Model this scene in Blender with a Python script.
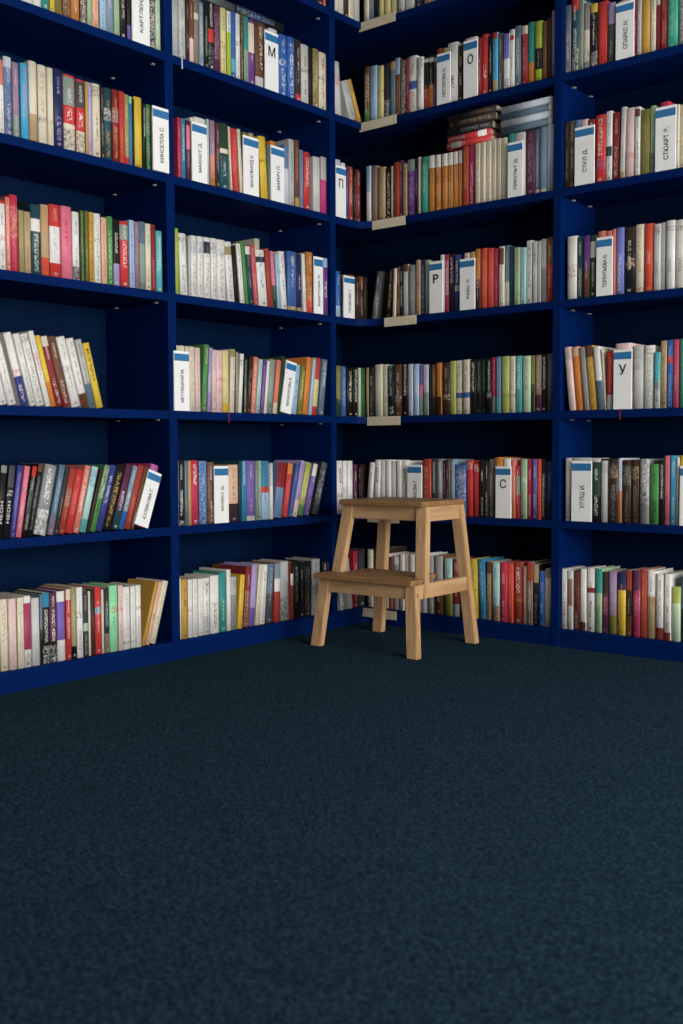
import bpy, bmesh, math, random
from mathutils import Vector, Matrix

# ------------------------------------------------------------------ scene, camera, light
for o in list(bpy.data.objects): bpy.data.objects.remove(o)
SC = bpy.context.scene
COL = SC.collection
random.seed(7)

F_PX = 1086.07
CAM = Vector((2.584, -3.2212, 0.6562))
YAW, PITCH, ROLL = -0.6981, -0.0573, -0.0047
FW = Vector((math.sin(YAW)*math.cos(PITCH), math.cos(YAW)*math.cos(PITCH), math.sin(PITCH)))
_r = Vector((math.cos(YAW), -math.sin(YAW), 0)); _u = _r.cross(FW)
RT = _r*math.cos(ROLL) + _u*math.sin(ROLL)
UP = _u*math.cos(ROLL) - _r*math.sin(ROLL)
cd = bpy.data.cameras.new('camera'); cam = bpy.data.objects.new('camera', cd); COL.objects.link(cam)
cd.sensor_fit = 'HORIZONTAL'; cd.sensor_width = 36.0; cd.lens = F_PX*36.0/683.0
cd.clip_start = 0.05
cd.dof.use_dof = True; cd.dof.focus_distance = 3.75; cd.dof.aperture_fstop = 6.3
m = Matrix((RT, UP, -FW)).transposed().to_4x4(); m.translation = CAM
cam.matrix_world = m
SC.camera = cam

w = bpy.data.worlds.new('daylight'); SC.world = w; w.use_nodes = True
bg = w.node_tree.nodes['Background']; bg.inputs[0].default_value = (0.75, 0.86, 1.0, 1); bg.inputs[1].default_value = 1.0

def area(name, loc, rot, sx, sy, power, col):
    l = bpy.data.lights.new(name, 'AREA'); l.shape = 'RECTANGLE'; l.size = sx; l.size_y = sy
    l.energy = power; l.color = col
    o = bpy.data.objects.new(name, l); COL.objects.link(o); o.location = loc; o.rotation_euler = rot
    return o
# daylight entering through the window in the right-hand wall
area('window_daylight', (4.62, -1.75, 1.05), (0, math.radians(90), 0), 1.7, 2.8, 265, (1.0, 0.985, 0.965))
vs = SC.view_settings
vs.view_transform = 'Standard'; vs.look = 'None'; vs.exposure = 0.0; vs.gamma = 1.0; vs.use_curve_mapping = False

# ------------------------------------------------------------------ helpers
def lin(c):
    c = c/255.0
    return c/12.92 if c <= 0.04045 else ((c+0.055)/1.055)**2.4
def rgb(h):
    return (lin(int(h[0:2], 16)), lin(int(h[2:4], 16)), lin(int(h[4:6], 16)), 1.0)

def tag(o, label=None, cat=None, group=None, kind=None):
    if label: o['label'] = label
    if cat: o['category'] = cat
    if group: o['group'] = group
    if kind: o['kind'] = kind
    return o
def empty(name, loc, rot=(0, 0, 0)):
    o = bpy.data.objects.new(name, None); COL.objects.link(o); o.location = loc; o.rotation_euler = rot
    o.empty_display_size = 0.05
    return o
def link(name, me, mats, parent=None):
    o = bpy.data.objects.new(name, me); COL.objects.link(o)
    if not me.materials:
        for mt in (mats if isinstance(mats, (list, tuple)) else [mats]): me.materials.append(mt)
    if parent is not None: o.parent = parent
    return o
def bm_box(bm, x0, x1, y0, y1, z0, z1, bev=0.0):
    vs_ = [bm.verts.new((x, y, z)) for x in (x0, x1) for y in (y0, y1) for z in (z0, z1)]
    fs = [(0, 1, 3, 2), (4, 6, 7, 5), (0, 4, 5, 1), (2, 3, 7, 6), (0, 2, 6, 4), (1, 5, 7, 3)]
    faces = [bm.faces.new([vs_[i] for i in f]) for f in fs]
    if bev:
        es = list({e for f in faces for e in f.edges})
        bmesh.ops.bevel(bm, geom=es, offset=bev, segments=2, affect='EDGES', profile=0.6)
def to_mesh(bm, name):
    bmesh.ops.recalc_face_normals(bm, faces=bm.faces)
    me = bpy.data.meshes.new(name); bm.to_mesh(me); bm.free(); return me
def box(name, b, mat, parent=None, bev=0.0):
    bm = bmesh.new(); bm_box(bm, *b, bev=bev)
    return link(name, to_mesh(bm, name), mat, parent)
def prism(name, pts, z0, z1, mat, parent=None, bev=0.0):
    bm = bmesh.new()
    a = [bm.verts.new((x, y, z0)) for x, y in pts]; b = [bm.verts.new((x, y, z1)) for x, y in pts]
    n = len(pts)
    bm.faces.new(a[::-1]); bm.faces.new(b)
    for i in range(n): bm.faces.new((a[i], a[(i+1) % n], b[(i+1) % n], b[i]))
    if bev:
        bmesh.ops.bevel(bm, geom=[e for e in bm.edges if abs(e.verts[0].co.z-e.verts[1].co.z) < 1e-6], offset=bev, segments=1, affect='EDGES')
    return link(name, to_mesh(bm, name), mat, parent)

# ------------------------------------------------------------------ materials
def newmat(name):
    mt = bpy.data.materials.new(name); mt.use_nodes = True
    nt = mt.node_tree; return mt, nt, nt.nodes['Principled BSDF']
def noisy(name, c1, c2, scale, rough=0.6, bump=0.0, bscale=None, detail=4, stretch=None, spec=0.5):
    mt, nt, p = newmat(name)
    tc = nt.nodes.new('ShaderNodeTexCoord'); mp = nt.nodes.new('ShaderNodeMapping')
    nt.links.new(tc.outputs['Object'], mp.inputs[0])
    if stretch: mp.inputs['Scale'].default_value = stretch
    n = nt.nodes.new('ShaderNodeTexNoise'); n.inputs['Scale'].default_value = scale; n.inputs['Detail'].default_value = detail
    nt.links.new(mp.outputs[0], n.inputs['Vector'])
    r = nt.nodes.new('ShaderNodeValToRGB'); r.color_ramp.elements[0].position = 0.35; r.color_ramp.elements[1].position = 0.65
    r.color_ramp.elements[0].color = c1; r.color_ramp.elements[1].color = c2
    nt.links.new(n.outputs['Fac'], r.inputs[0]); nt.links.new(r.outputs[0], p.inputs['Base Color'])
    p.inputs['Roughness'].default_value = rough; p.inputs['Specular IOR Level'].default_value = spec
    if bump:
        b = nt.nodes.new('ShaderNodeBump'); b.inputs['Strength'].default_value = bump; b.inputs['Distance'].default_value = 0.004
        n2 = nt.nodes.new('ShaderNodeTexNoise'); n2.inputs['Scale'].default_value = bscale or scale; n2.inputs['Detail'].default_value = 3
        nt.links.new(mp.outputs[0], n2.inputs['Vector'])
        nt.links.new(n2.outputs['Fac'], b.inputs['Height']); nt.links.new(b.outputs[0], p.inputs['Normal'])
    return mt
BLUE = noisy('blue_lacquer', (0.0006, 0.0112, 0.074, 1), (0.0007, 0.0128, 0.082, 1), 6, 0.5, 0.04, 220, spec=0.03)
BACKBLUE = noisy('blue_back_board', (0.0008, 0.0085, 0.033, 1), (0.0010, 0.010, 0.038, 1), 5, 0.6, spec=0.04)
WALL = noisy('wall_paint', (0.55, 0.55, 0.53, 1), (0.58, 0.58, 0.56, 1), 8, 0.85, 0.1, 120)
CEIL = noisy('ceiling_paint', (0.6, 0.6, 0.6, 1), (0.63, 0.63, 0.63, 1), 8, 0.9)
FRAME = noisy('white_window_paint', (0.7, 0.7, 0.7, 1), (0.74, 0.74, 0.74, 1), 8, 0.5)
METAL = newmat('peg_metal')[0]
METAL.node_tree.nodes['Principled BSDF'].inputs['Base Color'].default_value = (0.36, 0.36, 0.37, 1)
METAL.node_tree.nodes['Principled BSDF'].inputs['Roughness'].default_value = 0.45
LABELCARD = noisy('beige_label_strip', rgb('CDBFA3'), rgb('D6C9AE'), 30, 0.6)
CARD = noisy('divider_white', rgb('E6E6E4'), rgb('EDEDEA'), 12, 0.5)
CARDBLUE = noisy('divider_blue', rgb('22679A'), rgb('2870A2'), 12, 0.5)
INK = noisy('black_ink', (0.012, 0.012, 0.014, 1), (0.02, 0.02, 0.022, 1), 20, 0.6)
GREYINK = noisy('grey_ink', (0.16, 0.16, 0.16, 1), (0.2, 0.2, 0.2, 1), 20, 0.6)
WHITEINK = noisy('white_ink', (0.7, 0.69, 0.66, 1), (0.75, 0.74, 0.7, 1), 20, 0.6)
PAGES = noisy('paper_edge', rgb('B8AC94'), rgb('D8CFBA'), 60, 0.9, stretch=(40, 1, 1))

def carpet_mat():
    mt, nt, p = newmat('carpet')
    tc = nt.nodes.new('ShaderNodeTexCoord')
    def noise(s, d):
        n = nt.nodes.new('ShaderNodeTexNoise'); n.inputs['Scale'].default_value = s; n.inputs['Detail'].default_value = d
        nt.links.new(tc.outputs['Object'], n.inputs['Vector']); return n
    a, b, c = noise(420, 3), noise(150, 4), noise(3, 3)
    ad = nt.nodes.new('ShaderNodeMath'); ad.operation = 'MULTIPLY_ADD'; ad.inputs[1].default_value = 0.5
    nt.links.new(b.outputs['Fac'], ad.inputs[0])
    m2 = nt.nodes.new('ShaderNodeMath'); m2.operation = 'MULTIPLY'; m2.inputs[1].default_value = 0.5
    nt.links.new(a.outputs['Fac'], m2.inputs[0]); nt.links.new(m2.outputs[0], ad.inputs[2])
    r = nt.nodes.new('ShaderNodeValToRGB')
    e = r.color_ramp.elements
    e[0].position = 0.40; e[0].color = (0.0024, 0.0060, 0.0095, 1)
    e[1].position = 0.62; e[1].color = (0.024, 0.048, 0.068, 1)
    k = e.new(0.5); k.color = (0.0076, 0.0170, 0.0255, 1)
    nt.links.new(ad.outputs[0], r.inputs[0])
    mx = nt.nodes.new('ShaderNodeMix'); mx.data_type = 'RGBA'; mx.blend_type = 'MULTIPLY'; mx.inputs['Factor'].default_value = 0.35
    r2 = nt.nodes.new('ShaderNodeValToRGB'); r2.color_ramp.elements[0].color = (0.7, 0.7, 0.7, 1); r2.color_ramp.elements[1].color = (1.2, 1.2, 1.2, 1)
    nt.links.new(c.outputs['Fac'], r2.inputs[0])
    nt.links.new(r.outputs[0], mx.inputs['A']); nt.links.new(r2.outputs[0], mx.inputs['B'])
    nt.links.new(mx.outputs['Result'], p.inputs['Base Color'])
    p.inputs['Roughness'].default_value = 0.95; p.inputs['Specular IOR Level'].default_value = 0.0
    p.inputs['Sheen Weight'].default_value = 0.017; p.inputs['Sheen Roughness'].default_value = 0.45; p.inputs['Sheen Tint'].default_value = (0.35, 0.75, 1.0, 1)
    bu = nt.nodes.new('ShaderNodeBump'); bu.inputs['Strength'].default_value = 0.45; bu.inputs['Distance'].default_value = 0.004
    nt.links.new(ad.outputs[0], bu.inputs['Height']); nt.links.new(bu.outputs[0], p.inputs['Normal'])
    return mt
CARPET = carpet_mat()

def wood_mat(name, c1, c2, c3, axis):
    mt, nt, p = newmat(name)
    tc = nt.nodes.new('ShaderNodeTexCoord'); mp = nt.nodes.new('ShaderNodeMapping')
    s = [26, 26, 26]; s[axis] = 1.6; mp.inputs['Scale'].default_value = s
    nt.links.new(tc.outputs['Object'], mp.inputs[0])
    n = nt.nodes.new('ShaderNodeTexNoise'); n.inputs['Scale'].default_value = 2.2; n.inputs['Detail'].default_value = 6; n.inputs['Distortion'].default_value = 0.6
    nt.links.new(mp.outputs[0], n.inputs['Vector'])
    r = nt.nodes.new('ShaderNodeValToRGB'); e = r.color_ramp.elements
    e[0].position = 0.3; e[0].color = c1; e[1].position = 0.72; e[1].color = c3; k = e.new(0.5); k.color = c2
    nt.links.new(n.outputs['Fac'], r.inputs[0]); nt.links.new(r.outputs[0], p.inputs['Base Color'])
    p.inputs['Roughness'].default_value = 0.5
    b = nt.nodes.new('ShaderNodeBump'); b.inputs['Strength'].default_value = 0.08; b.inputs['Distance'].default_value = 0.002
    nt.links.new(n.outputs['Fac'], b.inputs['Height']); nt.links.new(b.outputs[0], p.inputs['Normal'])
    return mt
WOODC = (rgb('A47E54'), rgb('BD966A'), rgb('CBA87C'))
WOODD = (rgb('74502F'), rgb('8E6841'), rgb('A67E54'))  # same birch, darkened: dark reflections on the tread tops put into the colour
WZ = wood_mat('birch_upright_grain', *WOODC, 2); WY = wood_mat('birch_side_grain', *WOODC, 1)
WX = wood_mat('birch_plank_grain', *WOODC, 0); WTOP = wood_mat('birch_darkened_grain', *WOODD, 0)

# ------------------------------------------------------------------ room
XL, YB = -0.335, 0.262           # inner faces of the two walls behind the bookcases
XR, YF, ZC = 4.5, -6.4, 2.95
def st(o): o['kind'] = 'structure'; return o
st(box('floor', (XL-0.1, XR+0.1, YF-0.1, YB+0.1, -0.085, -0.005), CARPET))
st(box('ceiling', (XL-0.1, XR+0.1, YF-0.1, YB+0.1, ZC, ZC+0.08), CEIL))
st(box('wall_left', (XL-0.1, XL, YF-0.1, YB+0.1, -0.005, ZC), WALL))
st(box('wall_back', (XL, XR+0.1, YB, YB+0.1, -0.005, ZC), WALL))
st(box('wall_front', (XL, XR+0.1, YF-0.1, YF, -0.005, ZC), WALL))
WY0, WY1, WZ0, WZ1 = -3.15, -0.35, 0.2, 1.9
bm = bmesh.new()
bm_box(bm, XR, XR+0.1, YF, WY0, -0.005, ZC); bm_box(bm, XR, XR+0.1, WY1, YB, -0.005, ZC)
bm_box(bm, XR, XR+0.1, WY0, WY1, -0.005, WZ0); bm_box(bm, XR, XR+0.1, WY0, WY1, WZ1, ZC)
st(link('wall_right', to_mesh(bm, 'wall_right'), WALL))
win = empty('window_1', (XR+0.05, (WY0+WY1)/2, WZ0)); st(win)
hw = (WY1-WY0)/2
GLASS, nt, p = newmat('window_glass')
tr = nt.nodes.new('ShaderNodeBsdfTransparent'); gl = nt.nodes.new('ShaderNodeBsdfGlossy'); gl.inputs['Roughness'].default_value = 0.02
mx = nt.nodes.new('ShaderNodeMixShader'); mx.inputs[0].default_value = 0.06
nt.links.new(tr.outputs[0], mx.inputs[1]); nt.links.new(gl.outputs[0], mx.inputs[2])
nt.links.new(mx.outputs[0], nt.nodes['Material Output'].inputs[0])
for b in ((-0.03, 0.03, -hw, hw, 0, 0.06), (-0.03, 0.03, -hw, hw, WZ1-WZ0-0.06, WZ1-WZ0)): box('window_frame', b, FRAME, win)
for k in range(4):
    y = -hw + k*(2*hw-0.06)/3
    box('mullion', (-0.03, 0.03, y, y+0.06, 0.06, WZ1-WZ0-0.06), FRAME, win)
for k in range(3):
    y = -hw + k*(2*hw-0.06)/3
    box('pane', (-0.003, 0.003, y+0.06, y+(2*hw-0.06)/3, 0.06, WZ1-WZ0-0.06), GLASS, win)

# ------------------------------------------------------------------ bookcases
Z = {0: 2.234, 1: 1.870, 2: 1.5041, 3: 1.1432, 4: 0.7799, 5: 0.4173, 6: 0.0551}   # top faces of the shelves
TH, HT, PT = 0.026, 2.62, 0.0165
A0, A1, B0, B1, C0, C1, D0, D1 = -1.76, -0.9705, -0.9375, -0.1957, -0.1667, 0.7955, 0.8245, 1.62
DL, DB = 0.315, 0.240

def peg(parent, x, y, z, ax):
    bm = bmesh.new()
    if ax == 0: bm_box(bm, x-0.006, x+0.006, y-0.011, y, z-0.004, z, 0.0015)
    else: bm_box(bm, x, x+0.011, y-0.006, y+0.006, z-0.004, z, 0.0015)
    link('shelf_peg', to_mesh(bm, 'shelf_peg'), METAL, parent)

def case_left(y0, y1, label):
    """case on the left wall, inside from y0 to y1, front at X=0"""
    t = empty('bookcase', (0, (y0+y1)/2, 0)); tag(t, label, 'bookcase', 'blue bookcases along the two walls')
    yc = (y0+y1)/2
    for (a, b) in ((y0-PT, y0), (y1, y1+PT)): box('side_panel', (-DL, 0, a-yc, b-yc, -0.005, HT), BLUE, t, 0.0012)
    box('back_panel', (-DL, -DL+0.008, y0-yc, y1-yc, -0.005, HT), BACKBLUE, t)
    box('plinth', (-DL+0.01, -0.002, y0-yc, y1-yc, -0.005, Z[6]-0.0185), BLUE, t)
    for k in range(7):
        th = 0.018 if k == 6 else TH
        box('shelf', (-DL+0.008, -0.001, y0-yc, y1-yc, Z[k]-th, Z[k]), BLUE, t, 0.0012)
        if k < 6:
            for x in (-0.05, -0.245): peg(t, x, y1-yc, Z[k]-th, 0)
    box('top_panel', (-DL, 0, y0-yc, y1-yc, HT-TH, HT), BLUE, t, 0.0012)
    return t
def case_back(x0, x1, label):
    xc = (x0+x1)/2
    t = empty('bookcase', (xc, 0, 0)); tag(t, label, 'bookcase', 'blue bookcases along the two walls')
    for (a, b) in ((x0-0.0135, x0), (x1, x1+PT)): box('side_panel', (a-xc, b-xc, 0, DB, -0.005, HT), BLUE, t, 0.0012)
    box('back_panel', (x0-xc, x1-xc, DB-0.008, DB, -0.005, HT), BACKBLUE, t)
    box('plinth', (x0-xc, x1-xc, 0.002, DB-0.01, -0.005, Z[6]-0.0185), BLUE, t)
    for k in range(7):
        th = 0.018 if k == 6 else TH
        box('shelf', (x0-xc, x1-xc, 0.001, DB-0.008, Z[k]-th, Z[k]), BLUE, t, 0.0012)
        if k < 6:
            for y in (0.072, 0.19): peg(t, x0-xc, y, Z[k]-th, 1)
    box('top_panel', (x0-xc, x1-xc, 0, DB, HT-TH, HT), BLUE, t, 0.0012)
    return t
def case_corner():
    t = empty('bookcase', (0, 0, 0)); tag(t, 'blue L-shaped corner bookcase with rounded inner shelf edges behind the step stool', 'bookcase', 'blue bookcases along the two walls')
    box('side_panel', (-DL, 0, C0-PT*0.75, C0, -0.005, HT), BLUE, t, 0.0012)
    box('side_panel', (C1, C1+0.0150, 0, DB, -0.005, HT), BLUE, t, 0.0012)
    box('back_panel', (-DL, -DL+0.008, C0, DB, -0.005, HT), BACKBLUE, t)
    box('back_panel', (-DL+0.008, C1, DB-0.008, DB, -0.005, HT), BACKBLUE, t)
    def outline(r, inset=0.001):
        pts = [(-DL+0.008, C0), (-inset, C0)]
        n = 12
        for i in range(n+1):
            a = math.pi - i*math.pi/2/n
            pts.append((r-inset + r*math.cos(a), -r+inset + r*math.sin(a)))
        pts += [(C1, inset), (C1, DB-0.008), (-DL+0.008, DB-0.008)]
        return pts
    rad = {0: 0.03, 1: 0.03, 2: 0.085, 3: 0.085, 4: 0.085, 5: 0.085, 6: 0.03}
    strips = {0: (-0.018, 0.150), 1: (-0.018, 0.154), 2: (0.036, 0.189), 3: (0.092, 0.238), 4: (0.019, 0.174), 5: (0.019, 0.168), 6: (-0.014, 0.150)}
    for k in range(7):
        th = 0.018 if k == 6 else TH
        o = prism('shelf', outline(rad[k]), Z[k]-th, Z[k], BLUE, t, 0.0012)
        a, b = strips[k]
        dy = -0.016 if rad[k] < 0.05 else (-0.010 if a > 0.03 else -0.022)
        a, b = a+0.010, b+0.010
        s = box('label_strip', (a, b, dy-0.002, dy, Z[k]-0.034, Z[k]-0.001), LABELCARD, o, 0.0004)
        s['label'] = 'beige paper label strip'
        box('strip_clip', (0.5*(a+b)-0.05, 0.5*(a+b)+0.05, dy, 0.0015, Z[k]-th+0.004, Z[k]-0.006), BLUE, o)
    prism('plinth', outline(0.03, 0.003), -0.005, Z[6]-0.0185, BLUE, t)
    prism('top_panel', outline(0.03), HT-TH, HT, BLUE, t)
case_left(A0, A1, 'blue bookcase with a half-empty shelf, farther from the room corner')
case_left(B0, B1, 'blue bookcase holding the M tab, between half-empty and corner bookcases')
case_corner()
case_back(D0, D1, 'blue bookcase holding the Y tab, right beside the corner bookcase')

# ------------------------------------------------------------------ step stool
def stool():
    t = empty('step_stool', (0.367, -0.291, -0.005), (0, 0, math.radians(1.8)))
    tag(t, 'light wooden two-step stool standing before the corner bookcase', 'step stool')
    H, L = 0.492, 0.248
    # local: x across, -y front
    def leg(bx, by, tx, ty, z1, sx, sy, bevel=0.002):
        bm = bmesh.new()
        v = []
        for (cx, cy, z) in ((bx, by, 0), (tx, ty, z1)):
            v.append([bm.verts.new((cx+dx*sx/2, cy+dy*sy/2, z)) for dx, dy in ((-1, -1), (1, -1), (1, 1), (-1, 1))])
        bm.faces.new(v[0][::-1]); bm.faces.new(v[1])
        for i in range(4): bm.faces.new((v[0][i], v[0][(i+1) % 4], v[1][(i+1) % 4], v[1][i]))
        bmesh.ops.bevel(bm, geom=list(bm.edges), offset=bevel, segments=2, affect='EDGES')
        return bm
    def tilted(z0, z1, b0, b1):      # interpolation along a slanted upright
        return lambda z: b0+(b1-b0)*(z-z0)/(z1-z0)
    sx, sy = 0.040, 0.027
    XF, XT = 0.198, 0.149            # half widths (leg centre) at the floor and under the top tread
    fx = tilted(0, H, XF, XT)
    for s in (-1, 1):
        # rear leg, full height
        o = link('rear_leg', to_mesh(leg(s*XF, 0.168, s*fx(H-0.018), 0.146, H-0.018, sx, sy), 'rear_leg'), WZ, t)
        # front leg of the lower step
        o = link('front_leg', to_mesh(leg(s*XF, -0.184, s*fx(L-0.018), -0.160, L-0.018, sx, sy), 'front_leg'), WZ, t)
        plug = box('dowel_plug', (s*(fx(L-0.05))+s*0.0202-0.001, s*(fx(L-0.05))+s*0.0202+0.001, -0.168, -0.158, L-0.055, L-0.045), WTOP, o)
        # upper front leg between the side rail and the top tread
        bm = leg(s*fx(L-0.05), -0.108, s*fx(H-0.018), -0.060, 1.0, sx, sy)
        for v in bm.verts: v.co.z = (L-0.062) + v.co.z*((H-0.018)-(L-0.062))
        link('upper_front_leg', to_mesh(bm, 'upper_front_leg'), WZ, t)
        # side rails (lower, upper)
        xl_, xu = s*(fx(L-0.042)), s*(fx(H-0.045))
        box('side_rail', (xl_-0.012, xl_+0.012, -0.150, 0.158, L-0.066, L-0.018), WY, t, 0.002)
        box('side_rail', (xu-0.012, xu+0.012, -0.050, 0.136, H-0.066, H-0.018), WY, t, 0.002)
    xw = fx(L-0.04)-0.018
    box('apron', (-xw, xw, -0.172, -0.154, L-0.064, L-0.018), WX, t, 0.002)
    xw = fx(H-0.04)-0.018
    box('apron', (-xw, xw, -0.070, -0.052, H-0.064, H-0.018), WX, t, 0.002)
    box('apron', (-xw, xw, 0.135, 0.153, H-0.064, H-0.018), WX, t, 0.002)
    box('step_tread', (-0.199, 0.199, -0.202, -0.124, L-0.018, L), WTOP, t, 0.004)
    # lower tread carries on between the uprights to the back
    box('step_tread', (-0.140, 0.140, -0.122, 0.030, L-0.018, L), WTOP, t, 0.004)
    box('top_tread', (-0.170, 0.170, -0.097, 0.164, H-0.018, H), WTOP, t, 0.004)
stool()

# ------------------------------------------------------------------ spine print node group
def spine_group():
    g = bpy.data.node_groups.new('spine_print', 'ShaderNodeTree')
    I = g.interface
    def ins(n, t, d=None):
        s = I.new_socket(n, in_out='INPUT', socket_type=t)
        if d is not None: s.default_value = d
    for c in ('Base', 'Band1', 'Band2', 'Motif', 'Title'): ins(c, 'NodeSocketColor')
    for f in ('B1lo', 'B1hi', 'B2lo', 'B2hi', 'Mlo', 'Mhi', 'Tlo', 'Thi', 'Aspect', 'Seed', 'Twid', 'Alo', 'Ahi', 'Logo'): ins(f, 'NodeSocketFloat', 0.0)
    I.new_socket('Color', in_out='OUTPUT', socket_type='NodeSocketColor')
    gi = g.nodes.new('NodeGroupInput'); go = g.nodes.new('NodeGroupOutput')
    def N(op, a, b=None, c=None):
        n = g.nodes.new('ShaderNodeMath'); n.operation = op
        for i, v in enumerate((a, b, c)):
            if v is None: continue
            if isinstance(v, (int, float)): n.inputs[i].default_value = v
            else: g.links.new(v, n.inputs[i])
        return n.outputs[0]
    uv = g.nodes.new('ShaderNodeUVMap'); uv.uv_map = 'UVMap'
    sp = g.nodes.new('ShaderNodeSeparateXYZ'); g.links.new(uv.outputs[0], sp.inputs[0])
    u, v = sp.outputs[0], sp.outputs[1]
    on = N('GREATER_THAN', u, -0.5)
    def rng(x, lo, hi): return N('MULTIPLY', N('GREATER_THAN', x, lo), N('LESS_THAN', x, hi))
    def mix(f, a, b):
        n = g.nodes.new('ShaderNodeMix'); n.data_type = 'RGBA'
        g.links.new(f, n.inputs['Factor']); g.links.new(a, n.inputs['A']); g.links.new(b, n.inputs['B'])
        return n.outputs['Result']
    va = N('MULTIPLY', v, gi.outputs['Aspect'])
    cb = g.nodes.new('ShaderNodeCombineXYZ')
    g.links.new(u, cb.inputs[0]); g.links.new(va, cb.inputs[1]); g.links.new(gi.outputs['Seed'], cb.inputs[2])
    def noise(scale, detail, rough=0.5):
        n = g.nodes.new('ShaderNodeTexNoise'); n.inputs['Scale'].default_value = scale
        n.inputs['Detail'].default_value = detail; n.inputs['Roughness'].default_value = rough
        g.links.new(cb.outputs[0], n.inputs['Vector']); return n.outputs['Fac']
    col = mix(N('MULTIPLY', rng(v, gi.outputs['B1lo'], gi.outputs['B1hi']), on), gi.outputs['Base'], gi.outputs['Band1'])
    col = mix(N('MULTIPLY', rng(v, gi.outputs['B2lo'], gi.outputs['B2hi']), on), col, gi.outputs['Band2'])
    mr = g.nodes.new('ShaderNodeMapRange'); mr.interpolation_type = 'SMOOTHSTEP'
    mr.inputs['From Min'].default_value = 0.45; mr.inputs['From Max'].default_value = 0.60
    g.links.new(noise(4.6, 6, 0.75), mr.inputs['Value'])
    mo = N('MULTIPLY', mr.outputs[0], 0.75)
    col = mix(N('MULTIPLY', N('MULTIPLY', mo, rng(v, gi.outputs['Mlo'], gi.outputs['Mhi'])), on), col, gi.outputs['Motif'])
    lo = N('SUBTRACT', 0.5, gi.outputs['Twid']); hi = N('ADD', 0.5, gi.outputs['Twid'])
    le = N('GREATER_THAN', noise(6.5, 1), 0.52)
    ti = N('MULTIPLY', N('MULTIPLY', rng(u, lo, hi), rng(v, gi.outputs['Tlo'], gi.outputs['Thi'])), le)
    col = mix(N('MULTIPLY', N('MULTIPLY', ti, on), 0.8), col, gi.outputs['Title'])
    # author line and publisher mark
    au = N('MULTIPLY', N('MULTIPLY', rng(u, 0.34, 0.66), rng(v, gi.outputs['Alo'], gi.outputs['Ahi'])), N('GREATER_THAN', noise(8.5, 1), 0.5))
    lg = N('MULTIPLY', N('MULTIPLY', rng(u, 0.33, 0.67), rng(v, 0.035, 0.07)), gi.outputs['Logo'])
    col = mix(N('MULTIPLY', N('MULTIPLY', N('MAXIMUM', au, lg), on), 0.7), col, gi.outputs['Title'])
    # faint handling wear
    wn = N('MULTIPLY_ADD', noise(1.3, 4, 0.6), 0.3, 0.85)
    hs = g.nodes.new('ShaderNodeMix'); hs.data_type = 'RGBA'; hs.blend_type = 'MULTIPLY'; hs.inputs['Factor'].default_value = 1.0
    g.links.new(col, hs.inputs['A']); g.links.new(wn, hs.inputs['B'])
    sat = g.nodes.new('ShaderNodeHueSaturation'); sat.inputs['Saturation'].default_value = 0.97; sat.inputs['Value'].default_value = 0.94
    g.links.new(hs.outputs['Result'], sat.inputs['Color'])
    g.links.new(sat.outputs[0], go.inputs[0])
    return g
SPINE = spine_group()

PAL = {}
for ln in '''white E4E1DA;greywhite C9C8C2;lightgrey B5B6B3 light grey;grey 8B8E8D;darkgrey 4A4D50 dark grey;charcoal 34363B;black 1A1A1C;cream DCD2BA;
paleyellow D8CD8C pale yellow;yellow DDBB30;gold C79A3C;orange DB7F2C;amber C27A2E;vermilion D8492F;red C62C2C;brightred CC2B22 bright red;darkred 872327 dark red;
crimson C22548;raspberry A9305C;magenta C02A78;pink DE6F88;palepink E3C3BC pale pink;salmon D97A68;peach E2B394;brown 6E4630;darkbrown 3B2A22 dark brown;
tan B89A70;khaki A0925F;olive 7F7A35;taupe 8C7A6A;lime A6BC2A;yellowgreen A9B257 yellow-green;green 4C8A4A;darkgreen 24442F dark green;sage 9DBB93;palegreen BBD3AE pale green;mint 8FDCA4;
greygreen 8A9C8E grey-green;teal 2C8F86;darkteal 1F4650 dark teal;tealgreen 35A286 teal-green;turquoise 57B3B4;paleteal A9CFCB pale teal;skyblue 3FA6CF sky blue;lightblue 9DBFDA light blue;
blue 2560B0;denim 3E62A0 denim blue;slate 5D7585;slateblue 6A83A8 slate blue;greyblue 7D93A5 grey-blue;navy 1D2850;indigo 363C86;periwinkle 6E76BC;lavender A795C8;violet 735CA8;
purple 6B3A82;plum 5B2B47;mauve 9A7C92;paleceramic C6CCD6 pale blue-grey;tealblue 2A7FA5 teal-blue;brickred A33A2A brick red'''.replace('\n', '').split(';'):
    a = ln.split(' ', 2); PAL[a[0]] = (rgb(a[1]), a[2] if len(a) > 2 else a[0])
def lum(c): r = PAL[c][0]; return 0.3*r[0]+0.6*r[1]+0.1*r[2]

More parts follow.
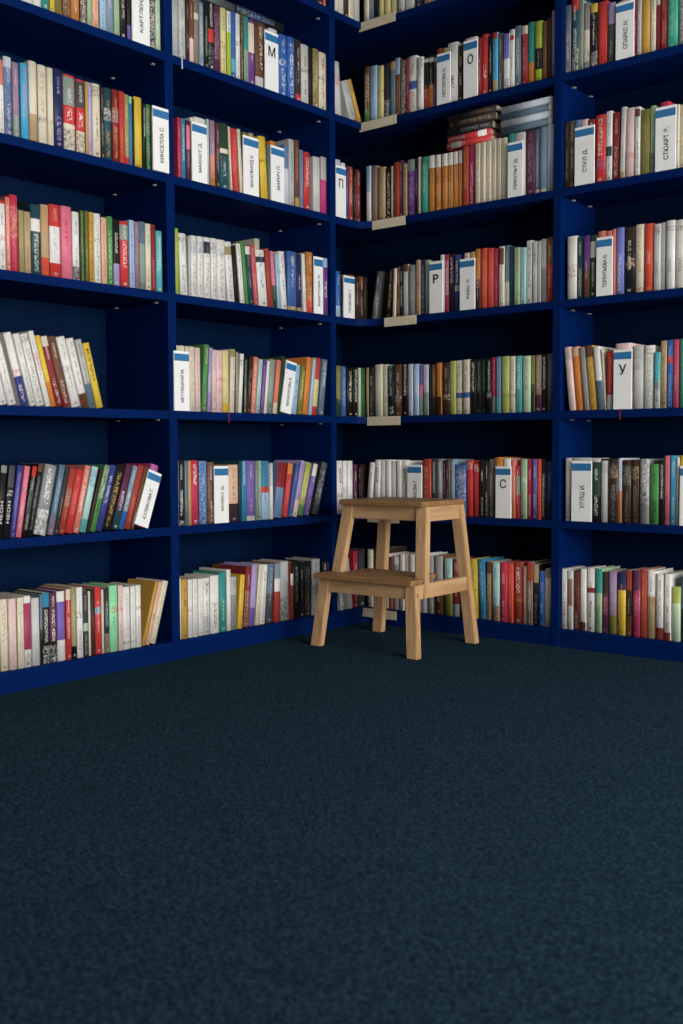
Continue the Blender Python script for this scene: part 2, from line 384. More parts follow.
def spine_material(bk):
    mt = bpy.data.materials.new('printed_cover'); mt.use_nodes = True
    nt = mt.node_tree; p = nt.nodes['Principled BSDF']
    n = nt.nodes.new('ShaderNodeGroup'); n.node_tree = SPINE
    n.inputs['Base'].default_value = PAL[bk['col']][0]
    for i, b in enumerate(bk['bands'][:2]):
        n.inputs['Band%d' % (i+1)].default_value = PAL[b[2]][0]
        n.inputs['B%dlo' % (i+1)].default_value = b[0] if b[0] > 0 else -1; n.inputs['B%dhi' % (i+1)].default_value = b[1] if b[1] < 1 else 2
    if bk['motif']:
        n.inputs['Motif'].default_value = PAL[bk['motif'][2]][0]; n.inputs['Mlo'].default_value = bk['motif'][0]; n.inputs['Mhi'].default_value = bk['motif'][1]
    if bk['title']:
        n.inputs['Title'].default_value = PAL[bk['title'][2]][0]; n.inputs['Tlo'].default_value = bk['title'][0]; n.inputs['Thi'].default_value = bk['title'][1]
        n.inputs['Twid'].default_value = bk.get('twid', 0.22)
    if bk['title']:
        q = (bk['seed']*7.13) % 1.0
        lo = max(bk['title'][1]+0.04, 0.62+0.12*q)
        if q < 0.75 and lo < 0.85: n.inputs['Alo'].default_value = lo; n.inputs['Ahi'].default_value = min(0.95, lo+0.16+0.1*q)
        if (bk['seed']*3.77) % 1.0 < 0.65 and bk['title'][0] > 0.075: n.inputs['Logo'].default_value = 1.0
    n.inputs['Aspect'].default_value = bk['h']/bk['w']; n.inputs['Seed'].default_value = bk['seed']
    nt.links.new(n.outputs[0], p.inputs['Base Color'])
    p.inputs['Roughness'].default_value = 0.45 + 0.2*bk['rnd']; p.inputs['Specular IOR Level'].default_value = 0.35
    return mt

def cover_bm(w, h, d, hard):
    """cover: boards and a slightly rounded spine; local x across, y into the shelf, z up; spine front at y=0"""
    bm = bmesh.new(); uvl = bm.loops.layers.uv.new('UVMap')
    t = min(0.0022 if hard else 0.0009, w*0.2)
    bulge = min(0.004, w*0.14) if hard else min(0.0015, w*0.08)
    ns = 6
    outer = []
    for i in range(ns+1):
        s = i/ns; x = -w/2 + w*s
        outer.append((x, bulge*(1-math.sin(math.pi*s)**0.7)))
    inner = [(-w/2+t, bulge+t), (w/2-t, bulge+t)]
    prof = [(-w/2, d)] + outer + [(w/2, d), (w/2-t, d), inner[1], inner[0], (-w/2+t, d)]
    n = len(prof)
    lo = [bm.verts.new((x, y, 0)) for x, y in prof]; hi = [bm.verts.new((x, y, h)) for x, y in prof]
    for i in range(n):
        j = (i+1) % n
        f = bm.faces.new((lo[i], lo[j], hi[j], hi[i]))
        spine = 1 <= i <= ns
        for lp in f.loops:
            vx = lp.vert.co
            lp[uvl].uv = ((vx.x+w/2)/w, vx.z/h) if spine else (-1.0, 0.5)
        f.smooth = spine
    # end faces as quads: left board, right board, spine strip
    def cap(vv, rev):
        idx = [(0, 1, n-2, n-1), (ns+1, ns+2, ns+3, ns+4)]
        faces = []
        for q in idx: faces.append([vv[k] for k in q])
        faces.append([vv[k] for k in range(1, ns+2)] + [vv[ns+4], vv[n-2]])
        for q in faces:
            f = bm.faces.new(q[::-1] if rev else q)
            for lp in f.loops: lp[uvl].uv = (-1.0, 0.5)
    cap(lo, True); cap(hi, False)
    bmesh.ops.recalc_face_normals(bm, faces=bm.faces)
    return bm, t, bulge
def pages_box(w, h, d, t, bulge, hard):
    o = 0.003 if hard else 0.0003
    return (-w/2+t, w/2-t, bulge+t, d-(0.004 if hard else 0.0005), o, h-o)

_txt = {}
def text_mesh(s, extr=0.0004, bold=0.0):
    key = (s, bold)
    if key in _txt: return _txt[key]
    cu = bpy.data.curves.new('lettering', 'FONT'); cu.body = {'Р': 'P'}.get(s, s); cu.size = 1.0; cu.align_x = 'CENTER'; cu.align_y = 'CENTER'
    cu.resolution_u = 5
    ob = bpy.data.objects.new('tmp', cu); COL.objects.link(ob)
    bpy.context.view_layer.update()
    dg = bpy.context.evaluated_depsgraph_get()
    me = bpy.data.meshes.new_from_object(ob.evaluated_get(dg))
    bpy.data.objects.remove(ob); bpy.data.curves.remove(cu)
    if bold:                               # heavier strokes: the outline set again a little to each side
        vs0 = [v.co.copy() for v in me.vertices]; fs0 = [tuple(p.vertices) for p in me.polygons]
        vv, ff = [], []
        for dx, dy in ((-bold, 0), (bold, 0), (0, bold), (0, -bold)):
            k = len(vv); vv += [(c.x+dx, c.y+dy, c.z) for c in vs0]; ff += [tuple(i+k for i in f) for f in fs0]
        me = bpy.data.meshes.new('lettering'); me.from_pydata(vv, [], ff); me.update()
    xs = [v.co.x for v in me.vertices]; ys = [v.co.y for v in me.vertices]
    sz = (min(xs), max(xs), min(ys), max(ys))
    _txt[key] = (me, sz); return _txt[key]
def lettering(s, parent, mat, cx, cz, length, height, y, upright=False, name='lettering', bold=0.02):
    """flat letters on the face at local y; vertical ones read upward"""
    me0, (x0, x1, y0, y1) = text_mesh(s, bold=bold)
    me = me0.copy(); sx = length/(x1-x0); sy = height/(y1-y0)
    for v in me.vertices:
        a = (v.co.x-(x0+x1)/2)*sx; b = (v.co.y-(y0+y1)/2)*sy
        v.co = (cx+a, y, cz+b) if upright else (cx-b, y, cz+a)
    me.materials.clear()
    return link(name, me, mat, parent)

# ------------------------------------------------------------------ pixel -> shelf helpers
def solve_along(side, inset, z, px):
    """coordinate along the shelf where the column px meets the spine plane at height z"""
    k = (px-341.5)/F_PX
    q = RT - k*FW                        # (P-C).q = 0
    if side == 'L':
        X = -inset
        return CAM.y - ((X-CAM.x)*q.x + (z-CAM.z)*q.z)/q.y
    Y = inset
    return CAM.x - ((Y-CAM.y)*q.y + (z-CAM.z)*q.z)/q.x
def solve_z(side, inset, s, py):
    k = -(py-512)/F_PX
    q = UP - k*FW
    P = Vector((-inset, s, 0)) if side == 'L' else Vector((s, inset, 0))
    return CAM.z - ((P.x-CAM.x)*q.x + (P.y-CAM.y)*q.y)/q.z
def proj(P):
    d = Vector(P)-CAM; zz = d.dot(FW)
    return 341.5+F_PX*d.dot(RT)/zz, 512-F_PX*d.dot(UP)/zz

# ------------------------------------------------------------------ what stands on the shelves
# "@ case row x0 y0 scale": readings below are pixels of that enlarged view.
# book:  left right top colour [b lo hi col] [m lo hi col] [t col lo hi] [l lean] [k = stands behind a divider] [# spine lettering]
# card:  left right top CARD text [l lean]
DATA = open_data = """
@ A 0 20 0 4.553
0 60 - white;60 100 - white;100 135 - teal;138 160 - yellow;160 196 - olive m 0 .5 brown;196 235 - brown m 0 .6 tan;235 275 - amber;276 305 - black m 0 .6 cream;308 330 - sage;330 363 - peach m 0 .5 orange;365 395 - lightblue;395 430 - greyblue;430 456 - sage;456 489 - black;489 514 - black b 0 .22 violet;513 592 -170 CARD КАРТЛЕНД Б.;520 588 - cream k;593 627 - black m 0 .7 white;628 656 - palegreen
@ A 1 0 50 7.589
0 35 75 white b .66 1 salmon;38 103 52 slateblue b .87 1 paleceramic m 0 .7 navy;104 152 95 mauve b 0 .3 greygreen;166 226 103 skyblue t pink .3 .75;230 292 86 cream b 0 .35 tan;298 366 116 cream m .28 .35 charcoal t tan .4 .9;368 412 136 cream m .28 .33 tan;415 490 148 navy t lavender .1 .4;490 583 190 red b .6 .97 greygreen b 0 .36 cream m 0 .3 charcoal t white .4 .57;585 655 226 red b .62 .97 darkgrey b 0 .3 cream m 0 .28 charcoal t white .36 .57;655 682 242 gold
@ A 1 85 75 7.589
25 60 58 lavender t white .2 .8;62 126 68 cream m .82 .97 brown;127 150 96 darkbrown;152 213 100 darkteal m .55 .72 white t gold .05 .42;215 266 112 darkred m .55 .75 white t gold .05 .5;267 305 124 red t orange .1 .5;306 340 148 khaki b 0 .12 red;341 363 164 tealblue b .9 1 mint;365 380 185 black;381 443 170 yellow m 0 .06 charcoal t gold .35 .4;443 471 220 black t white .5 .95;472 521 228 green m .55 .95 palegreen;520 640 258 CARD КИНСЕЛЛА С.;530 630 290 cream k
@ A 2 0 185 7.589
0 50 120 white m .42 .5 red b .96 1 red;51 85 92 salmon t white .1 .9;86 147 76 crimson m .45 .85 peach t pink .05 .5;150 190 192 khaki;191 240 204 tan;150 236 132 black k;243 320 150 darkteal b .62 .8 white t cream .05 .6;320 382 150 tan b 0 .26 vermilion t orange .6 .95;384 470 150 brightred b .2 .7 white;472 556 163 pink t crimson .45 .88;557 611 205 white b 0 .2 plum m 0 .2 white;612 650 195 darkgreen t yellowgreen 0 1
@ A 2 80 200 7.589
46 73 84 olive m 0 1 black;76 114 94 gold t brown .1 .6;115 166 104 white m .6 .66 black t grey .1 .6;169 211 134 peach t red .1 .9;212 256 126 green t palegreen .1 .8;258 305 150 black b 0 .34 lavender t white .5 .8;311 379 163 red b .72 .95 greygreen t white .3 .7;381 420 154 lightblue t violet .1 .8;421 456 166 mauve m 0 .8 brown;457 501 165 greygreen b .68 1 slate m 0 .1 black;502 544 180 cream;545 580 187 darkred t pink .05 .5;583 632 236 turquoise t white .35 .92
@ A 3 0 320 6.209
0 46 170 white l -44;52 106 95 white m .86 .96 charcoal l -66;130 182 76 white b 0 .4 indigo m .4 .5 red t white .05 .3 l -104;185 226 85 white t grey .1 .6 l -106;229 281 85 white m .88 .97 brown t grey .1 .8 l -113;284 318 70 white m .48 .72 red l -122;319 351 98 yellow b 0 .35 orange l -113;352 394 103 darkred b .86 1 cream t white .05 .4 l -115;396 444 103 brown b 0 .2 darkred t cream .05 .4 l -116;448 505 106 white m .5 .6 grey l -116;507 556 116 white b 0 .2 darkgreen m 0 .2 red l -112;560 600 124 lightgrey b 0 .35 slate l -112;602 646 145 yellow t black .42 .92 l -102
@ A 4 0 455 7.589
-28 18 80 black b .9 1 grey #НЕОН l 40;22 70 80 black m .58 .66 white b .7 1 darkgrey #НЕОН l 46;75 117 80 indigo t lavender .1 .9 l 66;120 166 85 pink m .62 .7 charcoal t palepink .1 .5 l 72;168 206 85 black b .85 1 red m .1 .8 grey l 74;208 245 75 black b .9 1 brown t grey .1 .85 l 95;256 352 76 grey b 0 .36 white m 0 .36 charcoal t white .45 .95 l 90;360 406 76 slate m 0 .25 pink t lightblue .3 .8 l 92;408 440 92 charcoal l 105;444 492 103 brickred m .42 .7 greygreen l 96;496 552 114 red t salmon .3 .9 l 84;555 600 80 salmon t white .3 .7 l 82
@ A 4 80 455 7.589
-4 48 92 paleteal m .7 .95 blue b 0 .2 turquoise l 108;50 74 110 darkbrown l 108;76 118 80 green m .5 1 white t black .3 .5 l 114;121 168 80 indigo t white .42 .85 l 120;172 238 80 black t gold .05 .9 l 112;241 292 80 plum b 0 .3 darkteal t white .3 .6 l 118;295 334 85 greyblue b 0 .28 blue t white .3 .6 l 116;336 382 80 brickred t salmon .1 .5 l 112;384 410 86 brown t cream .05 .3 l 116;432 500 75 magenta m 0 1 lavender l 104 k;410 522 150 CARD КУЛИКОВА Г. l 108
@ A 5 0 575 7.589
-22 7 186 darkred;8 70 185 cream t tan .4 .9;76 137 180 palepink t lightgrey .1 .9;141 190 172 cream t tan .3 .8;190 243 160 white b .25 .9 raspberry m 0 .2 grey;249 311 176 greywhite t lightgrey .1 .5;312 330 150 slate b 0 .5 black;330 384 136 black b .8 1 tealblue m 0 .25 white t white .3 .76;385 440 136 plum b 0 .3 black m 0 .25 white t white .3 .76;441 506 124 violet b 0 .3 white b .85 1 white;508 546 110 red b .85 1 cream t white .3 .6;547 588 95 khaki b 0 .18 black;589 636 94 white m .56 .66 black t grey .1 .4
@ A 5 80 570 6.83
27 62 138 charcoal b .38 .5 lightgrey t lightgrey .02 .35;63 80 145 cream;81 106 130 darkbrown t brickred .2 .6;108 152 116 red b .6 .7 greyblue;153 170 134 cream;171 206 124 charcoal b 0 .3 taupe t lightgrey .4 .8;207 266 106 mint m .58 .7 red;268 299 106 palepink m .6 .66 red;300 349 116 white m .08 .13 plum t lightgrey .2 .9;350 386 112 white m .08 .13 green t lightgrey .2 .9;387 422 104 white m .6 .66 black t lightgrey .2 .5;423 446 82 gold l 92;449 476 82 peach m .4 .5 brown l 88;478 520 76 cream t tan .3 .8 l 94
@ B 0 170 0 7.589
20 72 -30 lightgrey m 0 .5 grey;73 125 -20 greywhite m 0 .5 grey;126 150 -10 darkbrown;151 184 0 brown b 0 .4 palepink;186 222 12 taupe b .72 .82 cream;225 262 18 greyblue t white .2 .8;264 295 22 black t sage .2 .8;297 340 28 black b .42 .62 red m 0 .35 grey t white .65 1;342 388 45 plum m .2 .9 mauve;390 434 62 paleyellow m .4 .5 brown;436 468 85 lime b .68 1 white;469 503 90 blue b .1 .3 skyblue;504 536 105 white m .52 .6 black;538 564 112 black m 0 1 khaki;566 600 128 greygreen b .5 1 teal;602 650 152 purple b .5 .95 cream;652 736 175 brown b 0 .17 greywhite m .2 1 darkbrown
@ B 0 245 20 7.589
155 256 92 CARD М;186 254 70 white k;264 326 112 blue t white .1 .45 m .5 .6 white;328 386 132 blue t white .1 .9;388 430 152 darkbrown b 0 .13 red;432 490 190 greywhite m .52 .6 black;492 518 212 black;520 574 222 khaki m 0 1 brown;576 640 255 cream m .52 .57 black
@ B 0.5 170 0 7.589
1120 1180 - darkbrown;1150 1185 - vermilion
@ B 1 170 110 7.589
62 88 58 crimson;90 124 65 tealblue t white .3 .9;126 159 80 plum b .52 .92 pink;160 186 58 white;170 285 100 CARD МАКНОТ Д.;190 282 62 white k;284 304 70 paleteal;306 350 80 mauve b 0 .13 amber b .13 .48 salmon;352 385 100 charcoal m .4 1 brickred;387 458 106 darkgreen m 0 .5 tealblue b .55 .62 cream;460 480 125 cream l -28;482 532 140 red t salmon .1 .9 l -22;534 557 146 cream l -24;558 574 168 olive;560 676 205 CARD МАНСФИЛД К.;560 602 173 lavender k;604 640 178 tan k
@ B 1 245 125 7.589
128 182 86 yellow m .58 .66 black t gold .05 .4 l -24;183 199 150 greygreen;200 300 165 CARD МАРИЧ П.;198 240 124 orange k;301 336 150 slateblue b 0 .6 paleceramic;338 381 110 lightgrey;383 416 116 brown b 0 .15 gold t orange .4 .9;418 446 190 slateblue;452 500 207 red t white .4 .9;522 578 244 greywhite;580 626 244 magenta b .6 1 lightgrey
@ B 2 170 225 7.589
38 70 26 lime;84 142 64 white m .86 .93 black t grey .05 .5 l -18;144 164 88 lightgrey;165 211 82 white m .73 .92 grey t grey .05 .6;213 261 88 white m .73 .92 blue t grey .05 .6;263 315 96 white b .74 .93 charcoal t grey .05 .6;317 364 102 white m .75 .93 denim t grey .05 .6;366 434 115 white m .73 .85 greygreen t grey .05 .6;440 500 128 white b .78 .92 khaki t grey .05 .6 l -24;502 530 156 black l -30;536 570 140 white l -36;572 600 126 green l -44;602 640 160 darkteal b .86 1 white l -38;642 675 150 crimson m 0 1 salmon l -38;650 690 105 cream k l -38
@ B 2 245 230 7.589
112 180 150 white b .78 .88 charcoal l -34;182 215 140 brickred l -34;217 246 160 mauve b 0 .4 darkgreen b .4 1 pink l -28;252 280 180 lightblue l -24;282 326 162 white m .6 .68 brown l -25;328 400 164 denim b 0 .07 tan;402 440 186 navy b 0 .07 tan;444 470 180 white l -20;472 522 170 amber b 0 .22 vermilion m .3 .8 darkbrown;526 594 205 CARD МАРТОВА Л.;530 590 240 greywhite k;598 636 215 purple b .84 1 lightblue t white .3 .6
@ B 3 170 340 7.589
48 76 42 cream k;78 122 44 cream k;124 150 48 cream k;35 150 88 CARD МЕТЛИЦКАЯ М.;152 194 52 cream t tan .3 .8;196 238 60 palepink t tan .3 .8;240 282 36 green l 26;285 315 60 lavender m .3 .6 white l 20;318 354 74 palepink;356 404 80 palepink m .5 .56 crimson t pink .1 .6;406 454 80 paleyellow m .5 .55 charcoal b 0 .15 yellow;456 496 72 cream b .88 1 khaki l 14;498 516 90 taupe m 0 1 cream;518 554 106 white m .8 .9 slate l 30;556 580 150 black m 0 1 sage;582 612 130 darkbrown l 25;614 650 130 salmon t cream .1 .9 l 24
@ B 3 245 345 7.589
82 112 110 paleteal m 0 .15 black l 24;114 142 118 purple t lavender .1 .9 l 34;144 164 120 white l 26;166 209 110 greygreen m 0 .2 charcoal l 24;211 244 116 salmon b 0 .2 cream t orange .3 .9 l 36;246 269 90 darkgreen l 46;270 350 138 CARD МИХАЛКОВА Е. l 46;352 396 150 lightblue l 36;400 437 160 olive t paleyellow .3 .9 l 36;440 480 96 orange t amber .2 .8 l 34;484 508 110 lightblue m 0 1 cream l 32;511 546 100 paleyellow b .62 1 red b 0 .15 red l 34;560 602 110 slate t white .5 .95 l 30
@ B 4 170 455 7.589
50 69 45 cream;70 115 45 black t white .15 .55 m 0 .08 white;117 140 45 slate;142 167 45 tan m 0 1 orange;168 224 42 crimson t white .62 .95;226 290 46 denim m 0 1 lightblue;292 344 55 brown m 0 1 taupe;340 448 84 CARD МОЙЕС Д.;350 440 110 cream k;450 526 75 peach b 0 .32 darkbrown m 0 .28 plum;528 546 45 darkteal;548 586 45 tealblue t white .6 1;588 652 45 violet b 0 .08 cream;653 690 48 greygreen m 0 1 darkgrey
@ B 4 245 455 7.589
92 130 45 sage m 0 1 greygreen;132 190 46 lightblue b .46 .56 red b .56 1 tealblue;192 216 64 white m .6 1 black;220 284 60 slateblue b .55 1 darkred l 38;286 328 66 red b .8 1 orange t salmon .2 .7 l 52;332 360 66 denim m 0 1 indigo l 52;362 396 46 lavender b 0 .3 palepink l 72;400 448 60 yellowgreen b 0 .2 green m .3 .8 paleyellow l 76;452 490 68 violet b .76 1 white l 66;514 560 60 charcoal m 0 1 grey l 77
@ B 5 170 555 7.589
66 91 180 white;92 140 186 gold t brown .45 .85;142 176 186 white m .44 .52 vermilion t lightgrey .1 .4;178 216 182 white t lightgrey .1 .9;218 258 180 white t lightgrey .3 .6;260 310 174 white b 0 .33 greywhite m .8 .94 plum;312 381 156 white m .78 .92 plum m .5 .53 black;383 433 132 teal;435 466 112 white m .02 .1 yellow;468 514 165 lightgrey b 0 .66 grey;480 545 78 orange k;514 553 150 yellow t gold .1 .9 l 26;558 600 92 darkred m 0 .6 tan l 14;602 646 70 lavender b 0 .3 violet l 22
@ B 5 245 550 7.589
78 112 112 cream t tan .1 .9 l 38;114 156 110 white t grey .1 .9 l 36;158 216 104 slate b 0 .5 darkgrey l 28;218 274 104 brickred b .52 .74 white b .74 1 greyblue;276 345 88 lightgrey m 0 .4 black l -18;347 371 94 brickred b .6 .8 white b .8 1 black;373 420 86 black t grey .3 .9;422 446 90 black;448 510 90 black t taupe .1 .9;514 576 70 lightgrey m 0 .5 grey;592 640 86 black t white .2 .8;642 664 92 charcoal
@ CL 0 330 0 5.254
28 50 - cream;52 75 - greywhite;77 100 - darkbrown;102 130 - cream;132 160 - lightgrey
@ CB 0 330 0 5.254
175 202 - cream;204 230 - greyblue;232 254 - black;256 279 - paleyellow;281 315 - paleyellow;317 350 - paleyellow;354 386 - lightgrey;388 440 - greywhite;444 486 - navy;490 540 - khaki;545 600 - cream;605 650 - brown
@ CL 1 330 30 5.692
34 72 186 greywhite m .55 .75 red;112 160 286 lightgrey l -60;163 187 280 gold l -68
@ CB 1 330 30 5.692
190 221 210 brown b 0 .26 green m .4 .9 cream;223 265 205 lightblue;267 301 204 paleyellow m .5 .56 brown;304 336 190 charcoal m 0 .35 white;338 369 180 slate b .85 1 tan;370 396 160 brown b .72 1 lightblue;397 433 175 darkgrey m 0 1 cream;434 444 160 darkred;445 492 148 white b .42 .56 denim t red .05 .38;493 529 154 white m .8 .97 black;530 560 156 black b 0 .4 brickred b .9 .97 white;561 588 142 black b 0 .45 amber b .87 .95 white;589 612 146 charcoal b 0 .42 violet b .88 .96 lightblue
@ CB 1 435 5 5.464
10 82 262 CARD НЕСТЕРОВА Н.;10 38 240 brickred k;40 64 236 khaki k;66 122 206 white k;124 152 222 darkbrown;155 231 190 CARD О;160 226 178 greywhite k;233 250 180 darkred;252 288 160 red t white .28 .5;291 312 168 black;313 340 150 skyblue b .9 1 red b 0 .2 tan;342 370 156 darkgrey m 0 1 taupe;372 405 156 white b .55 1 periwinkle m 0 .18 black;407 430 134 white b .82 .9 red;432 466 114 slate t white .2 .8;468 503 114 darkred b .86 1 cream t pink .2 .7;505 541 94 teal b 0 .35 amber;543 584 88 lime b .2 .55 black;586 606 90 brown;608 634 72 darkbrown;636 656 30 mauve
@ CL 2 330 150 5.692
35 92 92 CARD П;36 66 56 paleceramic k;68 92 75 white k;93 108 90 indigo;109 134 95 brickred t palepink .3 .7;136 150 110 black;151 178 115 darkred m 0 1 charcoal
@ CB 2 330 150 5.692
205 230 92 white b .55 1 lightblue;233 267 90 taupe;270 312 98 tan;316 347 100 black t cream .1 .9;348 358 92 cream;359 394 70 brickred t brown .2 .9;395 413 60 plum;414 436 78 tan m 0 1 brown;438 483 54 purple b .8 1 greygreen t lavender .2 .7;484 499 46 black;500 513 40 palepink;515 554 40 tealgreen m .85 1 black;556 594 32 amber b .78 1 white m .5 .78 brown;596 628 28 amber b .78 1 white m .5 .78 brown
@ CB 2 435 85 5.464
33 65 376 amber b .78 1 white m .5 .78 brown;67 95 370 amber b .78 1 white m .5 .78 brown;97 122 364 amber b .78 1 white m .5 .78 brown;124 148 358 amber b .78 1 greywhite m .5 .78 brown;150 178 336 brickred t gold .3 .95;180 216 326 raspberry t palepink .1 .7;218 246 320 cream m 0 .05 grey t tan .1 .9;248 272 312 cream t tan .1 .9;274 305 305 cream t tan .1 .9;307 333 298 cream t tan .1 .9;335 360 292 cream t tan .1 .9;362 392 288 cream t khaki .1 .9;396 478 310 CARD ПИКУЛЬТ Д.;400 428 266 teal k;430 490 260 greywhite k;492 544 248 plum t mauve .2 .8;546 568 240 slate b 0 .06 cream;570 605 228 greyblue b 0 .06 cream;608 645 215 paleceramic b 0 .08 cream
@ CL 3 330 245 5.692
36 64 150 blue b 0 .25 lightblue;80 141 178 CARD ПОЛЯКОВА Т.;82 112 172 tan k;114 142 170 brown k;147 170 182 darkbrown;171 194 180 brown b 0 .8 darkbrown;196 216 184 darkbrown
@ CB 3 330 245 5.692
232 262 150 darkgrey m 0 .5 white l 58;316 346 138 black t gold .2 .7 l 6;350 372 135 cream;374 395 124 brown;397 414 118 black t white .2 .6;416 443 110 greywhite b .86 1 brown;445 486 115 grey m 0 1 greygreen;488 512 85 tan m .5 .6 brown;514 540 84 navy t lavender .1 .9;542 564 86 sage m 0 1 green;565 640 94 CARD Р;570 620 92 sage k;627 650 56 white t charcoal .2 .8;651 673 54 raspberry m .3 .9 white
@ CB 3 435 230 5.464
76 104 132 black t white .5 .95;106 134 136 indigo b .36 .46 lightgrey t white .5 .9;135 216 156 CARD РАЙС Л.;155 188 126 palepink k;190 214 120 tan k;218 245 104 brown b 0 .36 darkbrown b .5 1 amber;247 284 100 vermilion t salmon .2 .8;286 318 100 vermilion t salmon .2 .8;320 345 102 raspberry t pink .1 .5;347 375 90 cream b .7 .97 brown;378 404 84 slate b 0 .4 greywhite;406 428 90 darkteal;430 461 96 sage t red .55 .95;463 495 96 paleteal t denim .3 .8;498 530 58 white t black .25 .95;531 554 62 greywhite m .6 .8 plum;556 576 60 lightgrey;578 605 50 grey b .55 1 lightgrey;608 643 40 vermilion b .6 1 brown m .6 .95 gold
@ CL 4 330 355 5.692
40 68 62 olive b 0 .35 darkgreen;70 98 65 denim t lightblue .2 .8;101 134 76 black t cream .3 .95;136 164 72 black t white .3 .95;166 179 74 palegreen;181 203 75 darkgreen m 0 1 green
@ CB 4 330 355 5.692
206 218 72 tan;220 249 72 charcoal m 0 1 black;252 297 54 cream;298 325 55 cream m .28 .4 brown t tan .4 .9;327 360 60 black t lightblue .4 1 m .05 .2 white;362 408 55 brown m .28 .42 white;410 442 55 black t white .4 1;444 470 52 paleceramic t grey .3 .9;472 503 52 lightblue t white .4 .95;505 528 55 violet b .35 .6 pink b 0 .35 greygreen;530 560 55 paleceramic b 0 .45 greygreen;562 575 55 black;577 603 55 brown t gold .4 .9 b 0 .35 darkbrown;605 632 45 amber t brown .4 .9 b 0 .35 darkbrown
@ CB 4 435 345 5.464
40 78 96 darkbrown m .28 .38 cream;80 110 88 yellowgreen t greygreen .4 .95;111 147 85 cream b .3 .4 denim t grey .45 .95;149 190 80 cream b .3 .4 denim t grey .45 .95;192 222 80 black t white .4 .95;224 250 78 black t grey .4 .95;252 279 75 black t green .4 .95;281 307 72 black t white .4 .95 m .28 .38 white;309 330 68 crimson b 0 .3 grey t pink .4 .95;332 357 65 slateblue b 0 .28 turquoise;359 402 62 yellowgreen t greygreen .4 .95 m .28 .34 charcoal;404 438 62 cream t grey .4 .95 m .28 .34 darkred;440 472 60 turquoise t white .4 .95;474 519 60 palegreen t greygreen .4 .95;521 541 58 olive b 0 .5 darkgreen;543 578 55 taupe t palepink .4 .95 b 0 .3 plum;580 609 52 black t white .4 .95;611 644 46 darkgrey t taupe .2 .9
@ CL 5 330 450 5.692
40 77 62 white m .3 .4 brown #РОЙ;79 104 62 white m .4 .5 darkred #РОЙ;106 134 62 white;137 158 82 plum
@ CB 5 330 450 5.692
160 180 84 darkbrown k;200 232 72 white t grey .3 .8 l 34;243 282 58 white #РОЙ;284 312 58 white #РОЙ;314 344 58 white m .22 .3 black #РОЙ;346 377 62 white m .2 .3 black;379 402 62 white t grey .3 .9;404 440 62 white #РОЙ;440 521 84 CARD РОМАНОВА Г.;450 510 105 greywhite k;523 573 52 brickred;577 605 52 charcoal t white .4 .95;607 640 52 grey t white .4 .95;642 656 60 black;658 690 56 taupe
@ CB 5 435 450 5.464
60 84 50 plum;86 103 52 greyblue;105 165 80 denim m .3 .9 paleceramic;106 156 50 skyblue k;168 204 58 red m .84 .97 white t brickred .2 .25;206 240 72 red m .84 .97 white t brickred .2 .25;242 269 55 black t white .02 .35;271 291 60 darkbrown t cream .1 .45;293 316 50 darkgreen b .8 1 charcoal m 0 1 grey;318 330 44 brown;330 413 90 CARD С;322 368 40 amber k;370 410 48 white k;414 436 50 salmon b 0 .3 amber;438 461 86 crimson b .45 .8 greygreen;463 500 50 sage m .6 .7 white;503 529 50 crimson t palepink .05 .4;531 556 50 purple b .1 1 violet t white .2 .42;558 577 50 vermilion t salmon .2 .8;579 602 50 black t cream .05 .75;604 640 60 navy t denim .3 .8
@ CL 6 330 540 5.692
64 84 112 white l -26;88 106 108 lightgrey l -24;110 132 104 white l -24;136 164 62 crimson b 0 .5 darkred;166 205 52 charcoal
@ CB 6 330 540 5.692
210 242 55 cream;244 278 48 charcoal;280 308 50 darkbrown;314 331 80 white;333 355 98 salmon b .4 1 brown;357 394 94 white b .6 .85 lightgrey;396 420 80 white;422 446 80 mauve b .1 1 palepink;448 480 85 white t lightgrey .2 .8;482 510 85 greywhite;512 548 82 white t lightgrey .2 .8;550 590 90 greywhite m .2 .6 lightgrey;592 640 92 brown b .4 1 lightgrey
@ CB 6 440 540 5.692
20 66 108 greygreen b 0 .5 olive b .5 1 paleteal;68 112 112 darkred b 0 .22 lightgrey;114 132 125 black;134 166 120 khaki;168 216 112 yellow m .45 .5 brown;219 262 110 tealblue t lightblue .3 .8 l -14;264 290 124 tan b .8 1 brown t brown .1 .7;292 336 130 paleteal b 0 .26 tan m 0 .26 brown;338 380 130 crimson m .5 .6 charcoal;382 414 134 vermilion t salmon .1 .4;416 468 130 brickred t white .5 .93 m .36 .42 gold;470 489 150 brown m 0 1 palepink;491 525 128 taupe b .7 1 brickred t cream .2 .6;528 561 140 black b .7 1 tan t grey .1 .5;563 591 180 blue;593 630 165 cream b .85 1 grey t red .35 .75
@ D 0 560 0 5.553
25 58 30 slate m 0 .8 mauve;60 100 -40 darkteal b .78 1 red t white .3 .55 m 0 .3 cream;102 128 0 greygreen;130 162 18 grey b .12 .6 cream m .1 .3 brown;164 204 20 black b .86 1 yellow m 0 .25 white;206 260 8 red t vermilion .3 .9;262 304 15 darkgrey b .65 1 lavender;308 408 10 CARD СПАРКС Н.;315 400 0 greywhite k;410 425 -40 crimson;427 447 -20 lightgrey;449 498 -60 gold;500 530 -55 cream;532 555 -60 darkred b .75 1 cream;557 588 -60 darkred t salmon .1 .5;590 650 -60 tealgreen t sage .2 .6;655 718 -60 lightgrey m 0 .8 charcoal
@ D 1 560 95 5.553
